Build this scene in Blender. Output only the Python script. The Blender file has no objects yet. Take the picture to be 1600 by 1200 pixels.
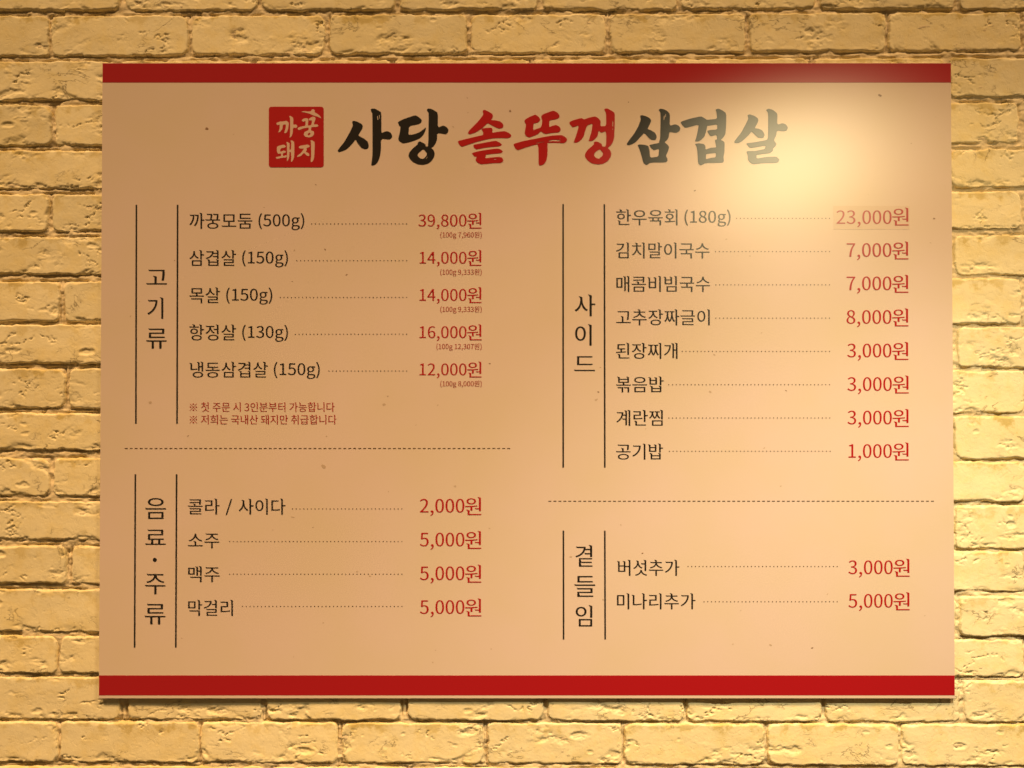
import bpy, math, random
import numpy as np
from mathutils import Vector

# ------------------------------------------------------------------ camera, world, lamps, exposure
S = 0.00094                      # metres per photograph pixel on the wall
FPX = 1600 * 35 / 36.0           # focal length in photograph pixels (35 mm lens)
D = FPX * S
TILT = math.radians(0.80)
sc = bpy.context.scene
sc.render.resolution_x, sc.render.resolution_y = 1024, 768
cam_d = bpy.data.cameras.new("camera"); cam_d.lens = 35; cam_d.sensor_width = 36
cam_d.clip_start = 0.05; cam_d.clip_end = 50
cam = bpy.data.objects.new("camera", cam_d); sc.collection.objects.link(cam)
CAM = Vector((0, -D, -D * math.tan(TILT)))
cam.location = CAM; cam.rotation_euler = (math.radians(90) + TILT, 0, 0)
sc.camera = cam

W = bpy.data.worlds.new("World"); sc.world = W; W.use_nodes = True
bg = W.node_tree.nodes["Background"]
bg.inputs[0].default_value = (1.0, 0.60, 0.26, 1); bg.inputs[1].default_value = 0.09

def lamp(name, kind, loc, target, power, col, **kw):
    l = bpy.data.lights.new(name, kind); l.energy = power; l.color = col
    for k, v in kw.items(): setattr(l, k, v)
    o = bpy.data.objects.new(name, l); sc.collection.objects.link(o)
    o.location = loc
    o.rotation_euler = (Vector(target) - Vector(loc)).to_track_quat('-Z', 'Y').to_euler()
    return o
# one downlight close to the wall: the spill of its bulb below the shade, and the beam its reflector throws down the wall
lamp("downlight_beam", 'SPOT', (0.607, -0.775, 0.605), (0.53, 0, -1.50), 51, (1.0, 0.93, 0.64),
     shadow_soft_size=0.022, spot_size=math.radians(92), spot_blend=1.0)
lamp("downlight_bulb", 'SPOT', (0.607, -0.775, 0.592), (0.59, 0, -1.50), 11.3, (1.0, 0.80, 0.43),
     shadow_soft_size=0.03, spot_size=math.radians(126), spot_blend=0.45)
for lx, ly, lz, pw in ((3.6, -3.3, 6.0, 1850), (-0.2, -3.5, 6.4, 2250), (-3.5, -3.2, 5.8, 1700)):  # unseen spots added as warm fill over the wall, weaker towards its top
    lamp("fill_spot", 'SPOT', (lx, ly, lz), (-0.1, 0, -2.4), pw, (1.0, 0.63, 0.30),
         shadow_soft_size=0.60, spot_size=math.radians(30), spot_blend=1.0)
sc.view_settings.view_transform = 'Standard'; sc.view_settings.look = 'None'
sc.view_settings.exposure = 0.05; sc.view_settings.gamma = 1.0

Fv = Vector((0, math.cos(TILT), math.sin(TILT))); Uv = Vector((0, -math.sin(TILT), math.cos(TILT)))
def P(px, py, plane=0.0):
    """a measured point of the photograph -> (x, z) on the upright plane y = plane"""
    d = Fv * FPX + Vector((1, 0, 0)) * (px - 800) + Uv * (600 - py)
    t = (plane - CAM.y) / d.y
    q = CAM + d * t
    return q.x, q.z

# ------------------------------------------------------------------ helpers
def link(name, data, parent=None):
    o = bpy.data.objects.new(name, data); sc.collection.objects.link(o)
    if parent: o.parent = parent
    return o
def mesh(name, V, F, mat, parent=None, smooth=False):
    me = bpy.data.meshes.new(name)
    me.from_pydata([tuple(v) for v in V], [], [tuple(f) for f in F]); me.materials.append(mat)
    if smooth: me.polygons.foreach_set("use_smooth", [True] * len(me.polygons))
    me.update()
    return link(name, me, parent)
def grid_mesh(name, X, Y, Z, keep, mat, parent):
    """fast mesh from a grid of positions; keep = mask of quads"""
    ny, nx = X.shape
    co = np.stack([X, Y, Z], -1).reshape(-1, 3).astype(np.float32)
    i = np.arange(ny * nx).reshape(ny, nx)
    q = np.stack([i[:-1, :-1], i[:-1, 1:], i[1:, 1:], i[1:, :-1]], -1)[keep].reshape(-1, 4)
    used = np.unique(q); rm = np.full(ny * nx, -1); rm[used] = np.arange(len(used))
    co = co[used]; q = rm[q].astype(np.int32)
    me = bpy.data.meshes.new(name)
    me.vertices.add(len(co)); me.vertices.foreach_set("co", co.ravel())
    me.loops.add(q.size); me.loops.foreach_set("vertex_index", q.ravel())
    me.polygons.add(len(q)); me.polygons.foreach_set("loop_start", np.arange(0, q.size, 4, dtype=np.int32))
    me.polygons.foreach_set("use_smooth", np.ones(len(q), dtype=bool))
    me.update(calc_edges=True); me.validate(); me.materials.append(mat)
    return link(name, me, parent)

# ------------------------------------------------------------------ numpy gradient noise
_rng = np.random.default_rng(7)
_perm = np.concatenate([_rng.permutation(256)] * 3)
_ang = _rng.uniform(0, 2 * np.pi, 256); _gx, _gy = np.cos(_ang), np.sin(_ang)
def noise(x, y):
    xi = np.floor(x).astype(int); yi = np.floor(y).astype(int); xf = x - xi; yf = y - yi
    xi &= 255; yi &= 255
    u = xf ** 3 * (xf * (xf * 6 - 15) + 10); v = yf ** 3 * (yf * (yf * 6 - 15) + 10)
    def g(a, b, dx, dy):
        h = _perm[_perm[(xi + a) & 255] + ((yi + b) & 255)]
        return _gx[h] * dx + _gy[h] * dy
    return 1.4 * ((g(0, 0, xf, yf) * (1 - u) + g(1, 0, xf - 1, yf) * u) * (1 - v)
                  + (g(0, 1, xf, yf - 1) * (1 - u) + g(1, 1, xf - 1, yf - 1) * u) * v)
def fbm(x, y, o=4, r=0.5):
    s = 0; a = 1; n = 0
    for k in range(o):
        s = s + a * noise(x * 2 ** k + 17.3 * k, y * 2 ** k + 5.1 * k); n += a; a *= r
    return s / n
def sst(a, b, x):
    t = np.clip((x - a) / (b - a), 0, 1); return t * t * (3 - 2 * t)

# ------------------------------------------------------------------ materials
def new_mat(name):
    m = bpy.data.materials.new(name); m.use_nodes = True
    nt = m.node_tree; b = nt.nodes["Principled BSDF"]
    return m, nt, b
def N(nt, t, **kw):
    n = nt.nodes.new(t)
    for k, v in kw.items():
        if k in n.inputs: n.inputs[k].default_value = v
        else: setattr(n, k, v)
    return n
def ramp(nt, src, stops):
    r = nt.nodes.new("ShaderNodeValToRGB"); e = r.color_ramp.elements
    while len(e) < len(stops): e.new(0.5)
    for k, (p, c) in enumerate(stops):
        e[k].position = p; e[k].color = c if len(c) == 4 else (*c, 1)
    nt.links.new(src, r.inputs[0]); return r
def mixc(nt, fac, a, b, mode='MIX'):
    m = nt.nodes.new("ShaderNodeMix"); m.data_type = 'RGBA'; m.blend_type = mode
    for s, v in ((m.inputs[0], fac), (m.inputs[6], a), (m.inputs[7], b)):
        if isinstance(v, (int, float)): s.default_value = v
        elif isinstance(v, tuple): s.default_value = (*v, 1) if len(v) == 3 else v
        else: nt.links.new(v, s)
    return m.outputs[2]
def math_n(nt, op, a, b):
    m = nt.nodes.new("ShaderNodeMath"); m.operation = op
    for s, v in ((m.inputs[0], a), (m.inputs[1], b)):
        if isinstance(v, (int, float)): s.default_value = v
        else: nt.links.new(v, s)
    return m.outputs[0]

def plaster(name, base, tint, top_glaze):
    m, nt, b = new_mat(name)
    geo = N(nt, "ShaderNodeNewGeometry"); pos = geo.outputs["Position"]
    n1 = N(nt, "ShaderNodeTexNoise", Scale=7.0, Detail=5.0, Roughness=0.6); nt.links.new(pos, n1.inputs["Vector"])
    n2 = N(nt, "ShaderNodeTexNoise", Scale=38.0, Detail=6.0, Roughness=0.65); nt.links.new(pos, n2.inputs["Vector"])
    n3 = N(nt, "ShaderNodeTexNoise", Scale=420.0, Detail=4.0, Roughness=0.6); nt.links.new(pos, n3.inputs["Vector"])
    f1 = ramp(nt, n1.outputs[0], [(0.42, (0, 0, 0)), (0.68, (1, 1, 1))])
    f2 = ramp(nt, n2.outputs[0], [(0.48, (0, 0, 0)), (0.62, (1, 1, 1))])
    c = mixc(nt, math_n(nt, 'MULTIPLY', f1.outputs[0], 0.45), base, tint)
    c = mixc(nt, math_n(nt, 'MULTIPLY', f2.outputs[0], 0.30), c, tuple(v * f for v, f in zip(tint, (0.97, 0.93, 0.72))))
    if top_glaze:
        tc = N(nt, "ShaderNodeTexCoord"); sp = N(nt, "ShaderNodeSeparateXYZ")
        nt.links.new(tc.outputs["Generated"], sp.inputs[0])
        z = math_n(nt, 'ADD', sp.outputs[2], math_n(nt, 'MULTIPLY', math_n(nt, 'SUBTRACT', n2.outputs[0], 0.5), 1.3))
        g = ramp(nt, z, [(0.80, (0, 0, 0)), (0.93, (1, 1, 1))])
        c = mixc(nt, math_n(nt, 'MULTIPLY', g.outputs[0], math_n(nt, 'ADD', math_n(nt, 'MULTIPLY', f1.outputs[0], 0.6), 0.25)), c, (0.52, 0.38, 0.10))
        oi = N(nt, "ShaderNodeObjectInfo")
        hs = N(nt, "ShaderNodeHueSaturation")
        v = N(nt, "ShaderNodeMapRange"); v.inputs[3].default_value = 0.93; v.inputs[4].default_value = 1.05
        nt.links.new(oi.outputs["Random"], v.inputs[0]); nt.links.new(v.outputs[0], hs.inputs["Value"])
        nt.links.new(c, hs.inputs["Color"]); c = hs.outputs[0]
    sm = N(nt, "ShaderNodeTexVoronoi", Scale=130.0); nt.links.new(pos, sm.inputs["Vector"])
    spk = ramp(nt, sm.outputs["Distance"], [(0.02, (1, 1, 1)), (0.05, (0, 0, 0))])
    c = mixc(nt, math_n(nt, 'MULTIPLY', spk.outputs[0], math_n(nt, 'MULTIPLY', f1.outputs[0], 0.5)), c, (0.30, 0.20, 0.10))
    n5 = N(nt, "ShaderNodeTexNoise", Scale=21.0, Detail=8.0, Roughness=0.62, Distortion=0.5)
    mp = N(nt, "ShaderNodeMapping"); mp.inputs["Scale"].default_value = (0.75, 1, 1.25); nt.links.new(pos, mp.inputs[0]); nt.links.new(mp.outputs[0], n5.inputs["Vector"])
    lk = ramp(nt, n5.outputs[0], [(0.488, (0, 0, 0)), (0.499, (1, 1, 1)), (0.510, (0, 0, 0))])
    n6 = N(nt, "ShaderNodeTexNoise", Scale=16.0, Detail=3.0); nt.links.new(pos, n6.inputs["Vector"])
    lm = ramp(nt, n6.outputs[0], [(0.54, (0, 0, 0)), (0.63, (1, 1, 1))])
    crack = math_n(nt, 'MULTIPLY', lk.outputs[0], lm.outputs[0])
    c = mixc(nt, math_n(nt, 'MULTIPLY', crack, 0.55), c, (0.26, 0.17, 0.06))
    nt.links.new(c, b.inputs["Base Color"])
    b.inputs["Roughness"].default_value = 0.72
    b.inputs["Specular IOR Level"].default_value = 0.35
    b1 = N(nt, "ShaderNodeBump", Strength=0.35, Distance=0.0007); nt.links.new(n3.outputs[0], b1.inputs["Height"])
    n4 = N(nt, "ShaderNodeTexNoise", Scale=95.0, Detail=7.0, Roughness=0.7, Distortion=0.9); nt.links.new(pos, n4.inputs["Vector"])
    cr = ramp(nt, n4.outputs[0], [(0.40, (0, 0, 0)), (0.44, (1, 1, 1))])
    b2 = N(nt, "ShaderNodeBump", Strength=0.30, Distance=0.0009); nt.links.new(cr.outputs[0], b2.inputs["Height"])
    nt.links.new(b1.outputs[0], b2.inputs["Normal"])
    b3 = N(nt, "ShaderNodeBump", Strength=0.8, Distance=0.0010); b3.invert = True; nt.links.new(crack, b3.inputs["Height"])
    nt.links.new(b2.outputs[0], b3.inputs["Normal"]); nt.links.new(b3.outputs[0], b.inputs["Normal"])
    return m
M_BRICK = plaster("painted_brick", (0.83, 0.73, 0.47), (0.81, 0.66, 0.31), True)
M_MORTAR = plaster("cream_mortar", (0.74, 0.62, 0.40), (0.58, 0.45, 0.26), False)

def printed(name, col, flecks=False, satin=None):
    """the film of the sign: semi-gloss with a fine orange-peel"""
    m, nt, b = new_mat(name)
    geo = N(nt, "ShaderNodeNewGeometry"); pos = geo.outputs["Position"]
    c = (*col, 1)
    if flecks:
        n1 = N(nt, "ShaderNodeTexNoise", Scale=6.5, Detail=5.0); nt.links.new(pos, n1.inputs["Vector"])
        f1 = ramp(nt, n1.outputs[0], [(0.35, (0, 0, 0)), (0.7, (1, 1, 1))])
        cc = mixc(nt, f1.outputs[0], (col[0] * 1.01, col[1] * 0.985, col[2] * 1.03, 1), (col[0] * 0.975, col[1] * 0.975, col[2] * 0.90, 1))
        mp = N(nt, "ShaderNodeMapping"); nt.links.new(pos, mp.inputs[0]); mp.inputs["Rotation"].default_value = (0, 0.5, 0)
        mp.inputs["Scale"].default_value = (1, 1, 2.2)
        v = N(nt, "ShaderNodeTexVoronoi", Scale=26.0); nt.links.new(mp.outputs[0], v.inputs["Vector"])
        r = ramp(nt, v.outputs["Distance"], [(0.018, (1, 1, 1)), (0.05, (0, 0, 0))])
        n2 = N(nt, "ShaderNodeTexNoise", Scale=9.0); nt.links.new(pos, n2.inputs["Vector"])
        r2 = ramp(nt, n2.outputs[0], [(0.5, (0, 0, 0)), (0.62, (1, 1, 1))])
        cc = mixc(nt, math_n(nt, 'MULTIPLY', math_n(nt, 'MULTIPLY', r.outputs[0], r2.outputs[0]), 0.18), cc, (0.45, 0.30, 0.20, 1))
        nt.links.new(cc, b.inputs["Base Color"])
    else:
        b.inputs["Base Color"].default_value = c
    b.inputs["Roughness"].default_value = 0.45
    b.inputs["Specular IOR Level"].default_value = 0.0
    n3 = N(nt, "ShaderNodeTexNoise", Scale=900.0, Detail=2.0); nt.links.new(pos, n3.inputs["Vector"])
    bu = N(nt, "ShaderNodeBump", Strength=0.12, Distance=0.0004); nt.links.new(n3.outputs[0], bu.inputs["Height"])
    nt.links.new(bu.outputs[0], b.inputs["Normal"])
    gl = N(nt, "ShaderNodeBsdfAnisotropic", Roughness=0.37); gl.distribution = 'BECKMANN'   # satin laminate
    gl.inputs["Color"].default_value = (1, 1, 1, 1); nt.links.new(bu.outputs[0], gl.inputs["Normal"])
    mx = N(nt, "ShaderNodeMixShader"); mx.inputs[0].default_value = 0.175 if satin is None else satin
    nt.links.new(b.outputs[0], mx.inputs[1]); nt.links.new(gl.outputs[0], mx.inputs[2])
    nt.links.new(mx.outputs[0], nt.nodes["Material Output"].inputs["Surface"])
    return m
M_PANEL = printed("printed_cream_film", (0.76, 0.62, 0.53), True)
M_RED = printed("printed_red_band", (0.40, 0.0, 0.008))
M_REDINK = printed("printed_red_ink", (0.45, 0.0, 0.004))
M_DEEPRED = printed("printed_dark_red_ink", (0.38, 0.012, 0.008))
M_BLACK = printed("printed_black_ink", (0.006, 0.004, 0.004))
M_BROWN = printed("printed_brown_ink", (0.10, 0.055, 0.025))
M_SEALTEXT = printed("printed_cream_letter", (0.72, 0.50, 0.40))
M_STICKER = printed("sticker_paper", (0.72, 0.57, 0.46), True, 0.16)
M_FLECK = printed("printed_fleck", (0.30, 0.18, 0.11))
M_EDGE, _nt, _b = new_mat("white_board_core"); _b.inputs["Base Color"].default_value = (0.78, 0.70, 0.58, 1); _b.inputs["Roughness"].default_value = 0.6

# ------------------------------------------------------------------ the brick wall
def thing(name, label, cat, loc=(0, 0, 0)):
    o = link(name, None); o.location = loc; o["label"] = label; o["category"] = cat
    return o
wall = thing("brick_wall", "cream painted wall of rough chipped bricks in running bond behind the menu board", "wall")

# courses: (top at the left edge, top at the right edge, bottom left, bottom right, [brick spans in x])
ROWS = [
 (-50, -52, 17, 14, [(-30,187),(194,401),(406,619),(624,841),(846,1058),(1063,1275),(1280,1492),(1499,1715)]),
 (24, 18, 88, 79, [(-140,76),(79,294),(299,508),(515,730),(735,947),(953,1165),(1170,1385),(1389,1597)]),
 (95, 89, 157, 151, [(-42,177),(184,392),(397,610),(616,828),(834,1047),(1053,1266),(1273,1477),(1484,1700)]),
 (163, 159, 228, 223, [(-138,81),(85,300),(1384,1592)]),
 (234, 232, 295, 293, [(-32,190),(1276,1478),(1484,1700)]),
 (303, 298, 362, 358, [(-138,76),(80,295),(1383,1597)]),
 (370, 366, 429, 430, [(-30,196),(1275,1486),(1491,1706)]),
 (440, 434, 502, 507, [(-122,93),(100,312),(1384,1597)]),
 (507, 511, 568, 575, [(-28,196),(1278,1490),(1497,1712)]),
 (575, 579, 638, 646, [(-116,101),(107,320),(1386,1602)]),
 (645, 650, 703, 718, [(-30,196),(1276,1487),(1491,1708)]),
 (715, 721, 775, 785, [(-137,77),(82,296),(1385,1603)]),
 (783, 790, 844, 859, [(-29,199),(1276,1488),(1493,1709)]),
 (852, 862, 912, 925, [(-112,104),(111,322),(1390,1602)]),
 (920, 932, 988, 995, [(-30,200),(1282,1494),(1500,1715)]),
 (993, 1000, 1052, 1059, [(-125,89),(93,307),(1388,1602)]),
 (1058, 1064, 1124, 1130, [(-25,188),(198,409),(416,627),(636,850),(854,1068),(1073,1286),(1291,1501),(1506,1720)]),
 (1127, 1132, 1191, 1198, [(-125,90),(93,311),(314,527),(533,756),(761,971),(975,1196),(1200,1405),(1409,1625)]),
 (1197, 1205, 1262, 1268, [(-20,198),(205,418),(424,636),(642,856),(862,1076),(1082,1296),(1302,1515),(1521,1730)]),
]
STEP = 0.0013
def brick(k, x0, x1, zt0, zt1, zb0, zb1):
    """rough cast brick: a relief with chipped rim, flaked terraces, cracks and pits; corners in wall metres"""
    cx = (x0 + x1) / 2; cz = (zt0 + zt1 + zb0 + zb1) / 4
    hw = (x1 - x0) / 2; hh = (zt0 + zt1 - zb0 - zb1) / 4
    rot = math.atan2((zt1 + zb1 - zt0 - zb0) / 2, x1 - x0)
    pad = 0.004
    nx = int((2 * hw + 2 * pad) / STEP); ny = int((2 * hh + 2 * pad) / STEP)
    u, v = np.meshgrid(np.linspace(-hw - pad, hw + pad, nx), np.linspace(-hh - pad, hh + pad, ny))
    rs = np.random.default_rng(100 + k)
    ox, oz = rs.uniform(0, 200, 2)
    nzf = lambda s, sx=1.0, o=4, r=0.5, dx=0.0: fbm(u / s * sx + ox + dx, v / s + oz + dx, o, r)
    # warped distance to the rounded outline (negative inside)
    rad = rs.uniform(0.008, 0.016)
    wob = 0.0026 * nzf(0.034, 1, 3) + 0.0022 * nzf(0.010, 1, 4, 0.62, 9)
    qx = np.abs(u) - hw + rad; qy = np.abs(v) - hh + rad
    sd = np.hypot(np.maximum(qx, 0), np.maximum(qy, 0)) + np.minimum(np.maximum(qx, qy), 0) - rad + wob + 0.0006
    # bottom rims are the most broken, the top ones softer
    rough_side = rs.uniform(0.3, 1.0)
    low = sst(0.2, -1.0, v / hh) * rough_side
    bev = 0.0018 + 0.0036 * np.clip(nzf(0.040, 1, 2, 0.5, 31) + 0.35, 0, 1)
    t = np.clip(-sd / bev, 0, 1)
    prof = np.sqrt(np.clip(1 - (1 - t) ** 2, 0, 1))
    H = 0.0078 + rs.uniform(-0.0012, 0.0010)
    h = -0.006 + (H + 0.006) * prof
    inside = sst(0.0, 0.004, -sd)
    # broad unevenness
    f = 0.0011 * nzf(0.055, 0.7, 3)
    # flaked terraces
    region = sst(0.02, 0.30, nzf(0.045, 0.8, 2, 0.5, 55) - 0.16 + 0.40 * low + 0.34 * sst(0.012, 0.0, -sd))
    n = nzf(0.020, 0.55, 5, 0.58, 71)
    f = f - 0.0007 * sst(0.04, 0.065, n) * region
    f = f - 0.0012 * sst(0.24, 0.262, n + 0.10 * low) * region
    n = nzf(0.013, 0.8, 4, 0.55, 93)
    f = f + 0.0004 * sst(0.18, 0.21, n) * region
    # cracks: thin ridged valleys
    c = nzf(0.034, 0.6, 5, 0.55, 120)
    crm = sst(0.16, 0.34, nzf(0.05, 0.7, 2, 0.5, 140))
    f = f - 0.0026 * sst(0.028, 0.0, np.abs(c)) * crm
    # scooped pits
    for _ in range(rs.integers(0, 4)):
        px, pz = rs.uniform(-hw * .85, hw * .85), rs.uniform(-hh * .7, hh * .7)
        r = rs.uniform(0.002, 0.0065)
        dd = np.hypot((u - px) / rs.uniform(1.2, 2.6), v - pz) + 0.0030 * nzf(0.008, 1, 3, 0.6, 170)
        f = f - r * 0.28 * sst(r, r * 0.45, dd) + r * 0.05 * np.exp(-((dd - r * 1.15) / (r * 0.2)) ** 2)
    f = f + 0.00022 * nzf(0.0045, 1, 3, 0.6, 200)
    h = h + f * inside
    keep_v = sd < 0.0022
    keep = keep_v[:-1, :-1] & keep_v[1:, 1:] & keep_v[:-1, 1:] & keep_v[1:, :-1]
    o = grid_mesh("brick", u, -h, v, keep, M_BRICK, wall)
    o.location = (cx, 0.008, cz); o.rotation_euler = (0, -rot, 0)
    return o
def lerp(a, b, t): return a + (b - a) * t
k = 0; RECTS = []
for tl, tr, bl, br, spans in ROWS:
    for a, b in spans:
        ta, tb = a / 1600.0, b / 1600.0
        ta, tb = min(max(ta, 0), 1), min(max(tb, 0), 1)
        x0, z0t = P(a, lerp(tl, tr, ta)); x1, z1t = P(b, lerp(tl, tr, tb))
        _, z0b = P(a, lerp(bl, br, ta)); _, z1b = P(b, lerp(bl, br, tb))
        RECTS.append((x0, x1, (z0b + z1b) / 2, (z0t + z1t) / 2)); e = 0.0011; brick(k, x0 - e, x1 + e, z0t + e, z1t + e, z0b - e, z1b - e); k += 1

# mortar bed between the bricks, raked unevenly
mx, mz = np.meshgrid(np.arange(-0.80, 0.801, 0.0017), np.arange(-0.60, 0.601, 0.0017))
mh = (0.0030 * fbm(mx / 0.020, mz / 0.009, 4, 0.6) + 0.0015 * fbm(mx / 0.006 + 40, mz / 0.005, 3, 0.6)
      + 0.0012 * sst(0.1, 0.5, fbm(mx / 0.05 + 9, mz / 0.03, 2)))
near = np.full(mx.shape, 1.0)
for x0, x1, z0, z1 in RECTS:                      # a crack follows most brick edges
    i0, i1 = np.searchsorted(mx[0], (x0 - .01, x1 + .01)); j0, j1 = np.searchsorted(mz[:, 0], (z0 - .01, z1 + .01))
    if i1 <= i0 or j1 <= j0: continue
    uu, vv = mx[j0:j1, i0:i1], mz[j0:j1, i0:i1]
    qx = np.maximum(x0 - uu, uu - x1); qz = np.maximum(z0 - vv, vv - z1)
    near[j0:j1, i0:i1] = np.minimum(near[j0:j1, i0:i1], np.maximum(qx, qz))
near = near + 0.0018 * fbm(mx / 0.012 + 70, mz / 0.012, 3, 0.6)
mh = mh - 0.0045 * np.exp(-((near - 0.0004) / 0.0016) ** 2) * sst(-0.25, 0.15, fbm(mx / 0.03 + 20, mz / 0.03, 2))
bx0, bz0 = P(230, 150); bx1, bz1 = P(1420, 1040)
cxm = (mx[:-1, :-1] + mx[1:, 1:]) / 2; czm = (mz[:-1, :-1] + mz[1:, 1:]) / 2
keep = ~((cxm > bx0) & (cxm < bx1) & (czm < bz0) & (czm > bz1))
mort = grid_mesh("mortar", mx, 0.0032 - mh, mz, keep, M_MORTAR, wall)
V = [(-1.2, 0.011, -0.9), (1.2, 0.011, -0.9), (1.2, 0.011, 0.9), (-1.2, 0.011, 0.9),
     (-1.2, 0.09, -0.9), (1.2, 0.09, -0.9), (1.2, 0.09, 0.9), (-1.2, 0.09, 0.9)]
mesh("backing", V, [(0, 1, 2, 3), (5, 4, 7, 6), (4, 0, 3, 7), (1, 5, 6, 2), (3, 2, 6, 7), (4, 5, 1, 0)], M_MORTAR, wall)

# ------------------------------------------------------------------ the menu board
FRONT = -0.0060; THICK = 0.0031
board = thing("menu_board", "large cream Korean menu board with red top and bottom bands on the brick wall",
              "menu board", (P(823, 594, FRONT)[0], FRONT, P(823, 594, FRONT)[1]))
bo = board.location.copy()
def B(px, py):
    x, z = P(px, py, FRONT); return x - bo.x, z - bo.z
LX, TZ = B(160, 98.5); RX = B(1486, 98.5)[0]; _, BZ = B(160, 1091.4)
def rbox(name, x0, x1, y0, y1, z0, z1, bev, mats, parent):
    """box with a small bevel round its front edge"""
    V = []
    for (ins, y) in ((bev, y0), (0, y0 + bev), (0, y1)):
        V += [(x0 + ins, y, z0 + ins), (x1 - ins, y, z0 + ins), (x1 - ins, y, z1 - ins), (x0 + ins, y, z1 - ins)]
    F = [(0, 1, 2, 3)]
    for l in (0, 4):
        for i in range(4):
            F.append((l + i, l + 4 + i, l + 4 + (i + 1) % 4, l + (i + 1) % 4))
    F.append((11, 10, 9, 8))
    o = mesh(name, V, F, mats[0], parent)
    for m in mats[1:]: o.data.materials.append(m)
    if len(mats) > 1:
        for p in o.data.polygons[5:]: p.material_index = 1
    return o
rbox("panel", LX, RX, 0, THICK, BZ, TZ, 0.0004, [M_PANEL, M_EDGE], board)
z_a = B(800, 129.0)[1]; z_b = B(800, 1055.3)[1]; z_c = B(800, 1086.4)[1]
def sheet(name, x0, x1, z0, z1, dy, mat, parent):
    t = 0.00012
    V = [(x0, dy, z0), (x1, dy, z0), (x1, dy, z1), (x0, dy, z1), (x0, dy + t, z0), (x1, dy + t, z0), (x1, dy + t, z1), (x0, dy + t, z1)]
    return mesh(name, V, [(0, 1, 2, 3), (5, 4, 7, 6), (4, 0, 3, 7), (1, 5, 6, 2), (3, 2, 6, 7), (4, 5, 1, 0)], mat, parent)
e = 0.0004
o = sheet("band", LX + e, RX - e, z_a, TZ - e, -0.0002, M_RED, board); o["label"] = "dark red band along the top edge"
o = sheet("band", LX + e, RX - e, z_c, z_b, -0.0002, M_RED, board); o["label"] = "red band above the bottom edge"
for sx in (0.15, 0.85):
    for sz in (0.15, 0.85):
        x = LX + (RX - LX) * sx; z = BZ + (TZ - BZ) * sz
        rbox("mounting_pad", x - 0.03, x + 0.03, THICK + 0.0001, 0.0145, z - 0.03, z + 0.03, 0.0004, [M_EDGE], board)

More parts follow.
